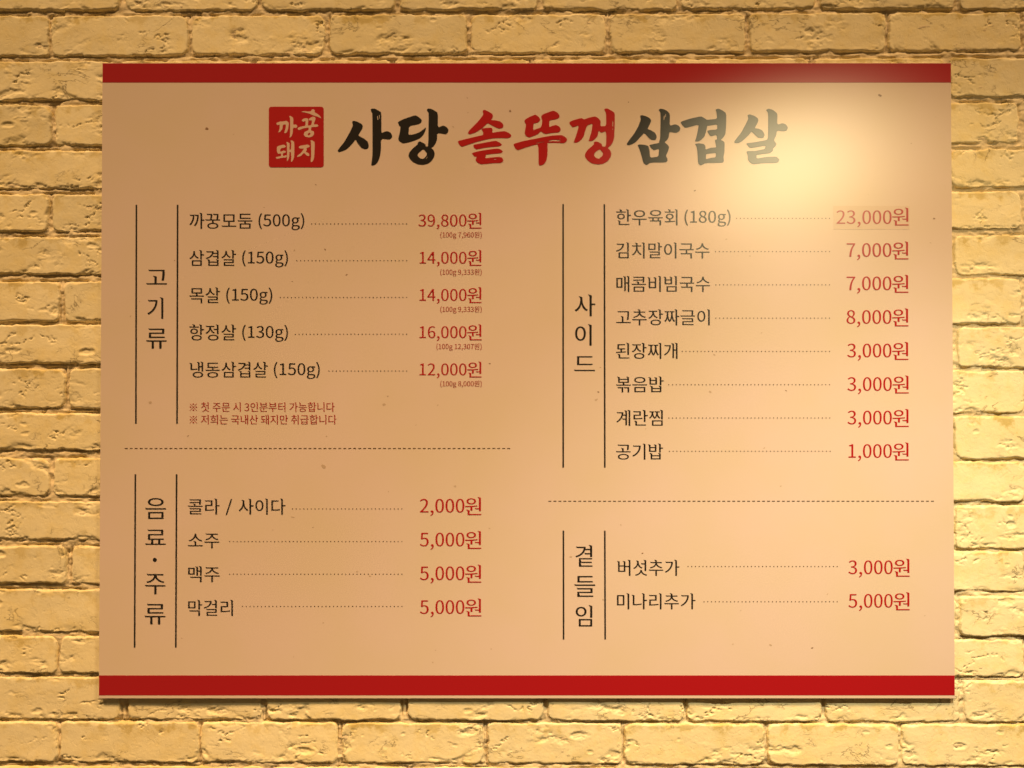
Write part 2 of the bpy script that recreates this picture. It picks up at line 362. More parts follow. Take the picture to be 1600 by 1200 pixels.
# glyph outlines, 1000 units to the em: character|contour;contour
GLYPHS = """까|677,827 677,-78 760,-78 760,385 895,385 895,454 760,454 760,827;75,729 75,660 243,660 227,527 191,401 132,283 46,173 112,126 213,263 278,411 311,567 321,729;350,729 350,660 490,660 478,517 446,375 390,238 303,112 370,66 472,222 532,390 561,561 568,729
꿍|457,202 553,195 624,175 670,142 685,98 670,54 624,21 553,1 457,-6 361,1 289,21 244,54 228,98 244,142 289,175 361,195;50,463 50,396 416,396 416,268 302,252 217,218 164,166 145,98 167,25 229,-28 327,-62 457,-73 587,-62 685,-28 747,25 768,98 750,166 697,218 612,252 498,268 498,396 869,396 869,463 743,463 764,582 771,676 772,744 772,780 486,780 486,712 692,712 689,647 680,565 660,463 384,463 409,589 418,687 419,754 419,780 129,780 129,712 338,712 334,647 323,564 300,463
모|689,685 689,392 227,392 227,685;146,752 146,326 417,326 417,107 50,107 50,38 870,38 870,107 499,107 499,326 770,326 770,752
둠|687,169 687,2 231,2 231,169;150,235 150,-65 768,-65 768,235 499,235 499,340 868,340 868,409 50,409 50,340 417,340 417,235;153,791 153,494 774,494 774,561 236,561 236,723 766,723 766,791
삼|184,256 184,-66 752,-66 752,256;670,189 670,2 265,2 265,189;272,781 272,691 256,592 210,504 139,432 46,382 90,316 188,371 265,449 316,547 368,460 441,391 531,342 575,407 485,454 416,521 370,603 354,693 354,781;669,827 669,298 752,298 752,533 885,533 885,602 752,602 752,827
겹|209,295 209,-66 793,-66 793,295 711,295 711,182 292,182 292,295;292,116 711,116 711,1 292,1;711,827 711,685 508,685 516,771 108,771 108,703 426,703 394,599 321,510 210,439 62,387 94,320 232,368 345,434 432,517 488,617 711,617 711,501 477,501 477,432 711,432 711,340 793,340 793,827
살|271,796 271,725 255,629 209,545 138,478 45,431 86,364 185,416 262,491 314,585 365,503 439,437 531,392 574,456 484,499 414,561 369,638 353,726 353,796;669,827 669,355 752,355 752,561 885,561 885,630 752,630 752,827;180,-1 180,-68 784,-68 784,-1 261,-1 261,97 752,97 752,314 178,314 178,248 670,248 670,159 180,159
목|681,723 681,549 236,549 236,723;141,208 141,141 683,141 683,-78 766,-78 766,208;50,369 50,301 867,301 867,369 500,369 500,482 762,482 762,789 155,789 155,482 417,482 417,369
항|468,237 345,226 252,196 193,146 173,80 193,14 252,-35 345,-65 468,-76 591,-65 683,-35 742,14 762,80 742,146 683,196 591,226;468,172 557,166 624,148 666,119 680,80 666,41 624,12 557,-6 468,-12 379,-6 312,12 270,41 255,80 270,119 312,148 379,166;319,613 230,602 162,570 118,519 102,453 118,387 162,337 230,305 319,294 407,305 476,337 520,387 535,453 520,519 476,570 407,602;319,550 391,538 439,505 456,453 439,402 391,369 319,357 247,369 199,402 182,453 199,505 247,538;669,827 669,244 752,244 752,506 885,506 885,576 752,576 752,827;278,834 278,725 52,725 52,659 586,659 586,725 361,725 361,834
정|496,260 370,249 275,216 216,163 195,91 216,20 275,-33 370,-66 496,-77 622,-66 717,-33 777,20 797,91 777,163 717,216 622,249;496,195 588,188 657,168 700,135 715,91 700,48 657,15 588,-5 496,-12 405,-5 336,15 292,48 277,91 292,135 336,168 405,188;711,827 711,592 533,592 533,523 711,523 711,288 794,288 794,827;79,761 79,693 280,693 280,662 264,568 217,482 145,412 53,362 96,296 194,350 271,428 324,525 375,440 449,370 541,321 583,387 494,433 425,499 380,577 364,663 364,693 562,693 562,761
냉|515,265 389,253 294,220 234,166 213,94 234,23 294,-31 389,-64 515,-76 640,-64 736,-31 796,23 817,94 796,166 736,220 640,253;515,199 606,192 675,171 719,138 734,94 719,50 675,18 606,-3 515,-10 424,-3 354,18 310,50 295,94 310,138 354,171 424,192;530,809 530,312 608,312 608,522 733,522 733,279 812,279 812,826 733,826 733,591 608,591 608,809;94,430 94,361 152,361 257,363 363,372 477,389 468,458 366,442 271,433 177,430 177,754 94,754
동|458,249 328,238 231,207 169,155 148,86 169,17 231,-35 328,-66 458,-77 588,-66 685,-35 746,17 767,86 746,155 685,207 588,238;458,184 553,177 624,158 669,128 684,86 669,44 624,13 553,-6 458,-12 363,-6 292,13 247,44 232,86 247,128 292,158 363,177;153,785 153,485 418,485 418,381 50,381 50,314 868,314 868,381 499,381 499,485 772,485 772,552 235,552 235,719 766,719 766,785
한|319,600 231,588 162,554 118,501 102,431 118,362 162,309 231,275 319,263 407,275 475,309 519,362 535,431 519,501 475,554 407,588;319,535 375,528 418,507 446,474 456,431 446,388 418,356 375,335 319,328 263,335 220,356 192,388 182,431 192,474 220,507 263,528;669,826 669,148 752,148 752,460 885,460 885,529 752,529 752,826;278,826 278,716 52,716 52,649 586,649 586,716 361,716 361,826;189,202 189,-58 792,-58 792,10 271,10 271,202
우|457,791 328,777 229,738 164,675 141,592 164,510 229,448 328,408 457,394 586,408 687,448 751,510 774,592 751,675 687,738 586,777;457,724 552,715 625,688 673,647 689,592 673,538 625,497 552,470 457,461 363,470 290,497 243,538 226,592 243,647 290,688 363,715;49,309 49,240 416,240 416,-78 498,-78 498,240 869,240 869,309
육|458,806 326,794 226,760 162,706 140,633 162,560 226,505 326,471 458,459 590,471 690,505 754,560 776,633 754,706 690,760 590,794;458,740 555,733 628,712 675,678 691,633 675,588 628,554 555,532 458,525 361,532 288,554 241,588 225,633 241,678 288,712 361,733;141,211 141,144 683,144 683,-78 766,-78 766,211 651,211 651,324 867,324 867,391 50,391 50,324 265,324 265,211;348,324 569,324 569,211 348,211
회|704,827 704,-78 787,-78 787,827;348,533 421,520 470,484 487,430 477,388 449,356 405,335 348,328 276,341 228,376 210,430 228,484 276,520;348,598 260,586 192,552 148,499 132,430 145,368 180,319 235,284 308,265 308,168 55,164 67,94 248,96 448,106 652,130 646,192 563,183 477,176 391,171 391,266 463,285 518,320 554,369 566,430 550,499 506,552 437,586;308,826 308,716 74,716 74,649 623,649 623,716 391,716 391,826
김|708,826 708,316 791,316 791,826;207,272 207,-65 791,-65 791,272;710,206 710,2 288,2 288,206;108,768 108,702 434,702 400,594 324,502 210,427 60,372 93,306 217,349 322,407 408,478 471,562 510,659 523,768
치|707,827 707,-78 790,-78 790,827;300,810 300,670 91,670 91,603 301,603 301,534 283,418 234,312 160,223 67,161 113,97 210,163 289,259 343,376 399,265 478,176 574,113 620,177 526,237 451,321 401,423 383,534 383,603 589,603 589,670 383,670 383,810
말|87,776 87,413 503,413 503,776;422,709 422,480 168,480 168,709;669,827 669,367 752,367 752,563 885,563 885,632 752,632 752,827;180,1 180,-66 784,-66 784,1 261,1 261,102 752,102 752,324 178,324 178,258 670,258 670,164 180,164
이|707,827 707,-79 790,-79 790,827;313,757 221,735 148,672 100,572 83,442 100,311 148,212 221,148 313,126 405,148 478,212 525,311 542,442 525,572 478,672 405,735;313,683 374,666 421,617 451,541 462,442 451,342 421,266 374,217 313,200 252,217 205,266 174,342 163,442 174,541 205,617 252,666
국|135,228 135,161 686,161 686,-78 769,-78 769,228 500,228 500,393 870,393 870,461 741,461 757,560 763,645 764,718 764,784 154,784 154,716 682,716 681,644 675,560 658,461 50,461 50,393 417,393 417,228
수|416,795 416,744 389,653 316,575 212,516 92,483 125,416 229,443 324,489 403,551 460,627 517,551 596,489 691,443 794,416 827,483 707,516 603,575 530,654 502,744 502,795;50,318 50,249 416,249 416,-78 498,-78 498,249 867,249 867,318
매|82,722 82,165 427,165 427,722;349,656 349,231 160,231 160,656;538,808 538,-32 617,-32 617,400 739,400 739,-78 819,-78 819,827 739,827 739,469 617,469 617,808
콤|151,232 151,-66 763,-66 763,232;682,166 682,2 232,2 232,166;147,796 147,729 684,729 684,727 683,641 125,624 137,554 679,580 661,451 744,446 760,555 766,648 767,727 767,796;382,511 382,390 51,390 51,323 866,323 866,390 465,390 465,511
비|707,827 707,-79 790,-79 790,827;101,750 101,139 527,139 527,750 445,750 445,512 184,512 184,750;184,446 445,446 445,208 184,208
빔|97,780 97,360 520,360 520,780 438,780 438,642 179,642 179,780;179,575 438,575 438,427 179,427;708,826 708,300 791,300 791,826;207,251 207,-65 791,-65 791,251;710,185 710,3 288,3 288,185
고|137,736 137,668 687,668 687,647 686,531 677,397 653,238 737,228 760,393 769,529 770,647 770,736;368,441 368,118 50,118 50,49 867,49 867,118 450,118 450,441
추|50,280 50,211 417,211 417,-79 499,-79 499,211 867,211 867,280;417,827 417,715 129,715 129,648 417,648 391,568 320,498 219,445 101,415 131,349 233,374 326,414 403,469 459,537 514,470 591,415 683,374 785,349 815,415 697,445 597,498 526,568 500,648 788,648 788,715 499,715 499,827
장|464,257 340,246 246,213 187,161 166,91 187,21 246,-32 340,-65 464,-76 588,-65 681,-32 740,21 760,91 740,161 681,213 588,246;464,191 554,184 622,165 664,133 679,91 664,48 622,17 554,-3 464,-10 374,-3 306,17 263,48 248,91 263,133 306,165 374,184;71,760 71,692 273,692 273,656 257,563 211,479 139,411 46,363 88,297 187,349 264,424 316,519 367,436 441,370 535,324 574,389 484,433 416,495 372,572 356,657 356,692 555,692 555,760;669,827 669,282 752,282 752,528 885,528 885,597 752,597 752,827
짜|683,827 683,-78 766,-78 766,397 892,397 892,468 766,468 766,827;362,735 362,667 429,667 429,558 423,444 397,324 343,215 288,326 262,447 256,558 256,667 323,667 323,735 66,735 66,667 177,667 177,558 171,455 148,348 105,250 37,173 90,112 147,174 188,252 216,341 243,250 284,169 342,104 401,168 443,249 469,340 497,252 538,174 595,112 648,173 580,249 537,346 515,453 508,558 508,667 611,667 611,735
글|50,490 50,423 870,423 870,490 744,490 758,584 764,663 764,730 764,788 154,788 154,721 682,721 681,657 675,581 660,490;149,-1 149,-67 789,-67 789,-1 231,-1 231,104 766,104 766,333 147,333 147,267 684,267 684,168 149,168
된|707,826 707,150 790,150 790,826;66,264 247,267 444,277 640,297 634,358 392,340 392,464 571,464 571,531 218,531 218,700 564,700 564,768 135,768 135,464 309,464 309,336 54,332;205,195 205,-58 820,-58 820,10 288,10 288,195
찌|719,827 719,-78 802,-78 802,827;378,735 378,667 449,667 449,558 441,443 413,321 356,213 299,324 272,446 264,558 264,667 334,667 334,735 74,735 74,667 185,667 185,558 179,457 156,350 113,252 44,173 97,112 155,176 196,256 224,347 252,253 295,169 356,103 417,169 460,252 488,346 516,255 558,175 616,112 668,173 600,250 557,348 535,454 528,558 528,667 631,667 631,735
개|536,803 536,-33 614,-33 614,395 736,395 736,-78 816,-78 816,827 736,827 736,463 614,463 614,803;85,710 85,642 355,642 331,507 276,382 184,271 50,175 98,116 213,195 300,283 364,381 406,486 429,596 436,710
볶|132,227 132,159 352,159 352,-77 433,-77 433,227;476,227 476,159 689,159 689,-77 771,-77 771,227;240,642 678,642 678,538 240,538;158,809 158,471 417,471 417,375 50,375 50,308 867,308 867,375 500,375 500,471 760,471 760,809 678,809 678,706 240,706 240,809
음|458,807 326,796 226,762 162,708 140,635 162,563 226,510 326,477 458,465 591,477 691,510 754,563 776,635 754,708 691,762 591,796;458,741 555,734 628,713 675,680 691,635 675,592 628,559 555,538 458,531 361,538 288,559 241,592 225,635 241,680 288,713 361,734;150,232 150,-66 767,-66 767,232;686,165 686,2 231,2 231,165;50,388 50,320 867,320 867,388
밥|87,781 87,370 506,370 506,781 424,781 424,649 169,649 169,781;169,583 424,583 424,437 169,437;182,288 182,-66 752,-66 752,288 669,288 669,180 264,180 264,288;264,114 669,114 669,2 264,2;669,827 669,330 752,330 752,549 885,549 885,619 752,619 752,827
계|739,827 739,-78 818,-78 818,827;89,712 89,644 354,644 327,508 269,383 176,272 49,177 98,117 212,200 301,293 366,397 409,508 557,508 557,349 394,349 394,281 557,281 557,-32 636,-32 636,803 557,803 557,576 424,576 431,621 435,666 436,712
란|669,826 669,160 752,160 752,479 886,479 886,549 752,549 752,826;194,211 194,-58 793,-58 793,10 278,10 278,211;87,767 87,699 413,699 413,572 89,572 89,300 160,300 314,302 452,311 590,329 582,398 449,380 317,371 171,368 171,508 494,508 494,767
찜|718,827 718,297 801,297 801,827;202,247 202,-66 801,-66 801,247;720,181 720,2 283,2 283,181;378,764 378,696 445,696 445,658 437,580 410,497 356,422 302,498 274,583 266,658 266,696 334,696 334,764 75,764 75,696 188,696 188,658 180,589 154,517 110,451 44,399 88,338 150,385 196,446 226,515 254,444 296,380 356,329 417,379 459,443 486,514 517,445 563,385 625,338 668,399 603,449 558,515 533,588 525,658 525,696 633,696 633,764
공|455,256 325,245 226,212 163,159 141,89 163,20 226,-32 325,-65 455,-76 586,-65 685,-32 748,20 770,89 748,159 685,212 586,245;455,192 552,185 625,165 672,132 688,89 672,47 625,16 552,-4 455,-11 359,-4 286,16 240,47 223,89 240,132 286,165 359,185;147,781 147,714 681,714 681,705 680,634 674,560 657,474 738,465 756,553 762,631 763,705 763,781;386,580 386,406 51,406 51,338 866,338 866,406 468,406 468,580
기|709,827 709,-78 792,-78 792,827;103,729 103,662 442,662 409,509 336,373 220,255 61,158 105,91 241,171 349,264 429,367 484,480 516,602 526,729
콜|147,800 147,734 684,734 683,660 125,643 136,576 679,602 663,492 746,487 760,588 766,673 766,743 766,800;382,542 382,434 51,434 51,368 866,368 866,434 465,434 465,542;151,1 151,-64 789,-64 789,1 232,1 232,85 762,85 762,292 149,292 149,228 681,228 681,146 151,146
라|663,827 663,-79 745,-79 745,398 893,398 893,468 745,468 745,827;85,743 85,675 411,675 411,486 87,486 87,139 159,139 316,142 455,152 592,172 584,240 453,221 320,212 169,209 169,418 493,418 493,743
사|271,749 271,587 253,463 204,347 129,250 37,182 88,115 183,187 260,290 313,415 366,298 441,201 532,133 583,199 493,264 420,357 371,468 353,587 353,749;662,827 662,-78 745,-78 745,390 893,390 893,461 745,461 745,827
다|662,827 662,-79 745,-79 745,401 893,401 893,470 745,470 745,827;89,739 89,147 160,147 316,149 453,158 588,177 578,248 450,229 318,220 171,217 171,671 508,671 508,739
소|415,328 415,108 50,108 50,40 870,40 870,108 497,108 497,328;412,766 412,697 383,589 307,496 201,425 82,386 118,317 221,350 317,405 398,479 456,568 514,479 596,405 692,350 795,317 831,386 712,425 605,496 529,589 499,697 499,766
주|127,770 127,704 412,704 412,699 385,614 315,541 214,485 98,454 130,388 233,415 326,460 404,521 458,595 513,521 591,460 685,415 788,388 819,454 703,485 603,541 532,614 505,699 505,704 789,704 789,770;50,312 50,244 416,244 416,-77 498,-77 498,244 867,244 867,312
맥|206,238 206,170 730,170 730,-78 812,-78 812,238;90,749 90,356 439,356 439,749;361,684 361,421 168,421 168,684;539,809 539,294 617,294 617,526 733,526 733,288 812,288 812,826 733,826 733,594 617,594 617,809
막|87,759 87,358 503,358 503,759;422,693 422,425 168,425 168,693;164,243 164,176 669,176 669,-79 752,-79 752,243;669,827 669,291 752,291 752,523 885,523 885,592 752,592 752,827
걸|515,610 515,542 711,542 711,364 794,364 794,827 711,827 711,610;111,783 111,715 419,715 387,615 316,529 207,460 64,411 93,344 214,384 316,437 398,504 458,584 495,677 508,783;214,-2 214,-69 824,-69 824,-2 296,-2 296,102 794,102 794,324 212,324 212,257 711,257 711,165 214,165
리|709,827 709,-79 791,-79 791,827;100,743 100,675 434,675 434,487 102,487 102,140 177,140 328,143 476,152 632,173 624,241 473,222 330,212 186,209 186,420 518,420 518,743
버|169,455 420,455 420,217 169,217;86,756 86,149 501,149 501,423 712,423 712,-79 794,-79 794,827 712,827 712,491 501,491 501,756 420,756 420,521 169,521 169,756
섯|514,642 514,573 711,573 711,199 794,199 794,827 711,827 711,642;461,261 461,236 436,150 369,78 271,23 156,-9 188,-74 288,-48 377,-5 450,51 503,121 556,51 629,-6 718,-48 818,-74 850,-9 734,23 637,77 571,149 546,236 546,261;276,782 276,687 260,587 215,498 144,426 51,376 95,310 192,364 267,441 318,537 369,451 442,381 533,332 576,396 487,443 418,510 373,592 357,682 357,782
가|662,827 662,-77 745,-77 745,391 889,391 889,460 745,460 745,827;97,730 97,661 429,661 395,509 321,373 208,256 55,158 101,94 233,174 338,267 417,371 471,484 502,604 512,730
미|101,738 101,149 517,149 517,738;437,672 437,216 183,216 183,672;707,827 707,-79 790,-79 790,827
나|662,827 662,-77 745,-77 745,397 889,397 889,466 745,466 745,827;86,221 86,152 158,152 296,156 439,168 588,192 578,262 436,238 300,225 168,221 168,738 86,738
원|339,790 249,779 179,747 133,697 117,632 133,567 179,518 249,486 339,475 430,486 500,518 545,567 561,632 545,697 500,747 430,779;339,728 414,716 464,683 482,632 464,582 414,549 339,537 264,549 214,582 195,632 214,683 264,716;56,340 306,344 306,170 389,170 389,349 472,355 554,364 634,375 628,435 429,418 228,410 45,408;523,292 523,232 707,232 707,139 790,139 790,826 707,826 707,292;173,206 173,-58 812,-58 812,10 256,10 256,206
(|239,-196 295,-171 224,-21 182,142 168,311 182,479 224,642 295,792 239,818 177,703 131,582 102,452 92,311 102,170 131,40 177,-82
0|278,-13 372,11 444,82 490,201 506,369 490,535 444,653 372,723 278,746 183,723 112,653 66,535 50,369 66,201 112,82 183,11;278,61 221,79 177,134 148,230 138,369 148,507 177,602 221,657 278,674 335,657 379,602 408,507 418,369 408,230 379,134 335,79
1|88,0 490,0 490,76 343,76 343,733 273,733 230,712 180,695 121,681 121,623 252,623 252,76 88,76
2|44,0 505,0 505,79 302,79 182,72 300,192 391,308 449,420 470,531 455,620 412,687 345,731 256,746 172,733 102,696 40,639 93,587 137,631 188,661 245,672 305,661 347,631 372,585 380,527 360,428 298,319 194,195 44,54
3|263,-13 355,1 430,42 481,108 499,196 487,265 454,319 405,358 344,382 344,387 397,414 438,452 465,502 474,563 458,641 414,698 346,734 260,746 182,735 115,704 56,659 105,601 150,638 201,663 257,672 309,664 348,640 373,604 381,556 371,501 337,457 274,427 178,416 178,346 285,336 356,306 394,260 406,199 395,142 365,100 318,72 257,63 183,75 124,106 76,147 29,88 86,38 162,1
4|340,0 426,0 426,202 524,202 524,275 426,275 426,733 325,733 20,262 20,202 340,202;340,275 115,275 282,525 341,633 345,633 340,500
5|262,-13 352,4 428,53 482,131 502,238 485,343 437,416 367,458 281,472 240,469 204,459 171,443 190,655 466,655 466,733 110,733 86,391 135,360 174,384 213,398 257,403 320,392 368,359 398,306 409,236 397,164 364,109 314,75 253,63 178,75 119,104 73,144 27,84 85,37 161,1
6|301,-13 382,4 449,53 495,128 512,225 498,326 457,398 392,441 308,455 250,445 192,414 142,367 159,510 200,604 259,656 331,671 375,664 414,645 447,615 499,671 453,710 396,737 327,746 258,737 194,707 138,656 95,580 66,479 56,350 75,191 126,78 204,10;144,294 194,348 245,378 293,387 351,376 393,343 417,292 425,225 416,157 389,105 350,71 301,59 239,74 192,120 160,193
7|198,0 293,0 308,196 341,364 404,520 508,678 508,733 49,733 49,655 405,655 314,508 252,357 216,192
8|280,-13 374,2 446,42 493,102 509,176 499,244 472,297 432,338 386,369 386,374 430,418 468,479 483,551 469,629 430,690 366,730 282,744 203,731 139,693 96,634 81,558 95,488 131,432 180,389 180,385 131,352 88,307 58,250 46,182 63,104 112,42 186,2;330,398 267,425 214,458 178,501 164,558 173,607 197,644 234,668 281,676 333,666 372,639 397,597 405,546 397,494 371,444;281,55 220,65 171,93 139,136 127,190 140,256 176,312 228,356 302,325 364,289 406,243 422,179 412,129 384,90 339,64
9|235,-13 302,-3 365,28 420,81 463,160 491,265 501,398 482,551 431,660 352,725 254,746 173,729 106,681 61,606 44,508 58,409 99,336 163,293 246,278 307,289 365,320 415,367 397,224 356,130 299,79 232,63 186,70 144,89 108,119 58,62 104,23 163,-3;414,444 364,388 312,356 261,346 204,358 163,390 138,441 130,508 140,577 166,630 206,663 255,675 318,660 366,616 398,544
g|275,-250 389,-235 476,-194 531,-134 550,-62 538,-4 503,36 443,60 361,67 254,67 197,75 167,96 159,126 164,152 176,173 194,191 220,181 247,174 274,172 352,185 416,223 458,283 473,361 468,406 452,443 429,473 540,473 540,543 351,543 330,550 304,555 274,557 196,544 132,505 87,444 71,363 81,303 108,253 142,217 142,213 114,188 91,154 82,112 89,74 106,44 131,23 131,18 88,-17 60,-59 51,-105 67,-167 114,-212 184,-241;274,234 230,243 193,269 168,310 159,363 168,417 193,457 230,482 274,490 320,482 356,457 381,417 390,363 381,310 356,269 319,243;288,-187 222,-180 172,-161 142,-131 131,-92 137,-61 154,-29 186,0 256,-8 350,-8 411,-15 448,-36 460,-77 448,-118 414,-153 359,-178
)|99,-196 161,-82 207,40 236,170 246,311 236,452 207,582 161,703 99,818 42,792 114,642 157,479 171,311 157,142 114,-21 42,-171
,|75,-190 136,-155 182,-107 211,-49 221,19 212,77 185,113 144,126 110,118 85,96 75,62 84,28 109,6 142,-2 153,-1 140,-57 106,-102 53,-136
/|11,-179 78,-179 377,794 311,794
·|500,486 446,472 409,434 394,380 409,326 446,288 500,274 554,288 592,326 606,380 592,434 554,472
※|500,590 538,601 565,628 575,665 565,703 538,730 500,740 462,730 435,703 425,665 435,628 462,601;500,409 170,739 141,710 471,380 140,49 169,20 500,351 830,21 859,50 529,380 859,710 830,739;290,380 280,418 253,445 215,455 177,445 150,418 140,380 150,342 177,315 215,305 253,315 280,342;710,380 721,342 748,315 785,305 823,315 850,342 860,380 850,418 823,445 785,455 748,445 721,418;500,170 462,160 435,133 425,95 435,57 462,30 500,20 538,30 565,57 575,95 565,133 538,160
첫|276,830 276,720 75,720 75,653 276,653 276,633 260,544 214,464 144,399 53,354 94,288 191,338 267,411 319,501 371,421 445,356 539,312 578,377 488,419 419,479 374,552 358,633 358,653 558,653 558,720 359,720 359,830;711,827 711,571 531,571 531,502 711,502 711,200 794,200 794,827;461,261 461,242 436,155 369,81 273,25 158,-8 189,-74 288,-47 377,-3 451,55 503,126 555,54 628,-4 717,-47 816,-74 849,-8 734,24 637,80 571,153 546,242 546,261
문|155,784 155,467 762,467 762,784;681,718 681,533 236,533 236,718;49,365 49,297 424,297 424,114 506,114 506,297 869,297 869,365;153,201 153,-58 778,-58 778,10 236,10 236,201
시|707,827 707,-79 790,-79 790,827;288,749 288,587 269,460 217,342 140,245 45,179 96,110 172,161 238,230 292,316 331,413 387,293 466,196 562,128 612,194 518,258 442,352 390,465 371,587 371,749
인|708,826 708,166 791,166 791,826;306,763 213,747 138,701 88,631 70,541 88,451 138,381 213,335 306,318 400,335 475,381 524,451 542,541 524,631 475,701 400,747;306,691 367,680 417,649 449,602 461,541 449,480 417,433 367,402 306,391 245,402 196,433 163,480 151,541 163,602 196,649 245,680;210,233 210,-58 819,-58 819,10 293,10 293,233
분|158,798 158,436 760,436 760,798 678,798 678,683 240,683 240,798;240,619 678,619 678,503 240,503;49,349 49,282 424,282 424,107 506,107 506,282 869,282 869,349;153,188 153,-58 778,-58 778,10 235,10 235,188
부|153,790 153,399 765,399 765,790 682,790 682,666 235,666 235,790;235,599 682,599 682,467 235,467;49,291 49,224 416,224 416,-78 498,-78 498,224 869,224 869,291
터|525,486 525,418 712,418 712,-79 794,-79 794,827 712,827 712,486;92,744 92,138 160,138 315,140 447,149 573,166 564,234 445,217 320,209 174,207 174,423 470,423 470,490 174,490 174,676 510,676 510,744
능|50,403 50,335 868,335 868,403;458,255 328,244 231,212 169,160 148,90 169,21 231,-31 328,-63 458,-74 588,-63 685,-31 746,21 767,90 746,160 685,212 588,244;458,189 553,183 624,164 669,133 684,90 669,48 624,17 553,-2 458,-9 363,-2 292,17 247,48 232,90 247,133 292,164 363,183;161,809 161,508 774,508 774,576 243,576 243,809
합|183,261 183,-66 752,-66 752,261 669,261 669,166 265,166 265,261;265,101 669,101 669,1 265,1;319,625 230,614 162,582 118,532 102,467 118,401 162,351 230,319 319,308 407,319 476,351 520,401 535,467 520,532 476,582 407,614;319,562 391,550 439,517 456,467 439,416 391,383 319,371 247,383 199,416 182,467 199,517 247,550;669,827 669,301 752,301 752,526 885,526 885,596 752,596 752,827;278,835 278,734 52,734 52,667 586,667 586,734 361,734 361,835
니|708,827 708,-78 790,-78 790,827;107,227 107,155 181,155 325,159 472,173 625,199 614,269 468,245 327,231 189,227 189,738 107,738
저|517,498 517,430 711,430 711,-79 794,-79 794,827 711,827 711,498;76,734 76,666 279,666 279,562 260,441 210,328 134,232 42,166 92,100 189,173 268,278 322,405 377,286 454,188 550,119 599,185 507,248 432,340 382,448 363,562 363,666 567,666 567,734
희|704,827 704,-78 787,-78 787,827;67,99 248,101 448,111 652,135 646,196 444,178 241,171 55,170;349,588 262,576 194,542 150,488 134,418 150,349 194,295 262,260 349,248 437,260 505,295 549,349 565,418 549,488 505,542 437,576;349,523 405,516 448,494 476,461 486,418 476,375 448,342 405,321 349,313 294,321 250,342 222,375 212,418 222,461 250,494 294,516;307,817 307,705 74,705 74,638 623,638 623,705 391,705 391,817
는|49,366 49,299 869,299 869,366;160,794 160,488 775,488 775,555 242,555 242,794;154,208 154,-56 780,-56 780,12 237,12 237,208
내|531,807 531,-31 609,-31 609,390 736,390 736,-78 816,-78 816,827 736,827 736,459 609,459 609,807;94,229 94,156 151,156 251,158 359,167 476,185 466,258 363,241 267,232 177,229 177,718 94,718
산|272,772 272,661 256,560 211,472 140,400 46,350 91,284 189,338 265,416 316,513 368,425 442,355 535,306 577,372 487,419 416,486 370,568 354,658 354,772;669,827 669,159 752,159 752,480 885,480 885,550 752,550 752,827;190,223 190,-58 792,-58 792,10 274,10 274,223
돼|86,735 86,370 242,370 242,190 39,187 51,117 192,119 354,128 512,147 507,208 321,193 321,370 476,370 476,437 167,437 167,667 468,667 468,735;548,807 548,-30 626,-30 626,383 734,383 734,-78 814,-78 814,827 734,827 734,451 626,451 626,807
지|707,827 707,-78 790,-78 790,827;79,734 79,665 289,665 289,551 270,433 218,321 142,227 50,162 98,96 195,167 276,270 332,394 389,278 470,184 568,118 614,184 520,244 444,332 392,437 373,551 373,665 584,665 584,734
만|87,745 87,327 503,327 503,745;422,678 422,394 168,394 168,678;669,827 669,164 752,164 752,483 885,483 885,552 752,552 752,827;189,227 189,-58 792,-58 792,10 271,10 271,227
취|709,826 709,-78 791,-78 791,826;307,825 307,724 109,724 109,659 307,659 307,656 291,587 247,527 179,479 90,447 125,382 223,419 299,474 350,546 402,480 477,428 571,394 605,459 518,489 450,534 406,591 390,656 390,659 588,659 588,724 390,724 390,825;59,249 309,253 309,-51 392,-51 392,258 478,264 565,274 650,286 644,347 440,328 235,320 48,319
급|156,309 156,-66 763,-66 763,309 681,309 681,190 238,190 238,309;238,125 681,125 681,2 238,2;50,458 50,390 870,390 870,458 739,458 757,560 763,646 764,719 764,786 154,786 154,718 682,718 681,645 675,560 658,458
류|49,288 49,221 262,221 262,-78 345,-78 345,221 573,221 573,-78 656,-78 656,221 869,221 869,288;150,448 150,380 790,380 790,448 233,448 233,559 770,559 770,792 147,792 147,724 686,724 686,622 150,622
료|152,341 152,273 279,273 279,103 50,103 50,34 870,34 870,103 649,103 649,273 789,273 789,341 234,341 234,486 768,486 768,760 150,760 150,692 686,692 686,553 152,553;360,103 360,273 568,273 568,103
드|50,114 50,45 870,45 870,114;154,743 154,325 775,325 775,393 236,393 236,675 766,675 766,743
곁|107,773 107,706 426,706 394,602 322,512 210,440 62,388 94,322 233,370 346,436 432,520 488,621 711,621 711,509 475,509 475,444 711,444 711,339 794,339 794,827 711,827 711,686 507,686 515,773;216,-2 216,-65 814,-65 814,-2 299,-2 299,90 784,90 784,152 299,152 299,239 797,239 797,302 216,302
들|50,449 50,382 868,382 868,449;159,797 159,522 770,522 770,589 241,589 241,730 761,730 761,797;151,-1 151,-67 789,-67 789,-1 232,-1 232,91 762,91 762,303 149,303 149,238 681,238 681,153 151,153
임|708,826 708,310 791,310 791,826;207,261 207,-66 791,-66 791,261;710,194 710,2 288,2 288,194;306,779 212,764 137,721 88,654 70,567 88,482 137,415 212,372 306,356 401,372 476,415 525,482 542,567 525,654 476,721 401,764;306,709 368,699 417,670 450,625 461,567 450,510 417,466 368,437 306,426 244,437 195,466 163,510 151,567 163,625 195,670 244,699"""
G = {}
for line in GLYPHS.split("\n"):
    ch, body = line[0], line[2:]
    G[ch] = [[tuple(map(int, p.split(","))) for p in c.split()] for c in body.split(";")]

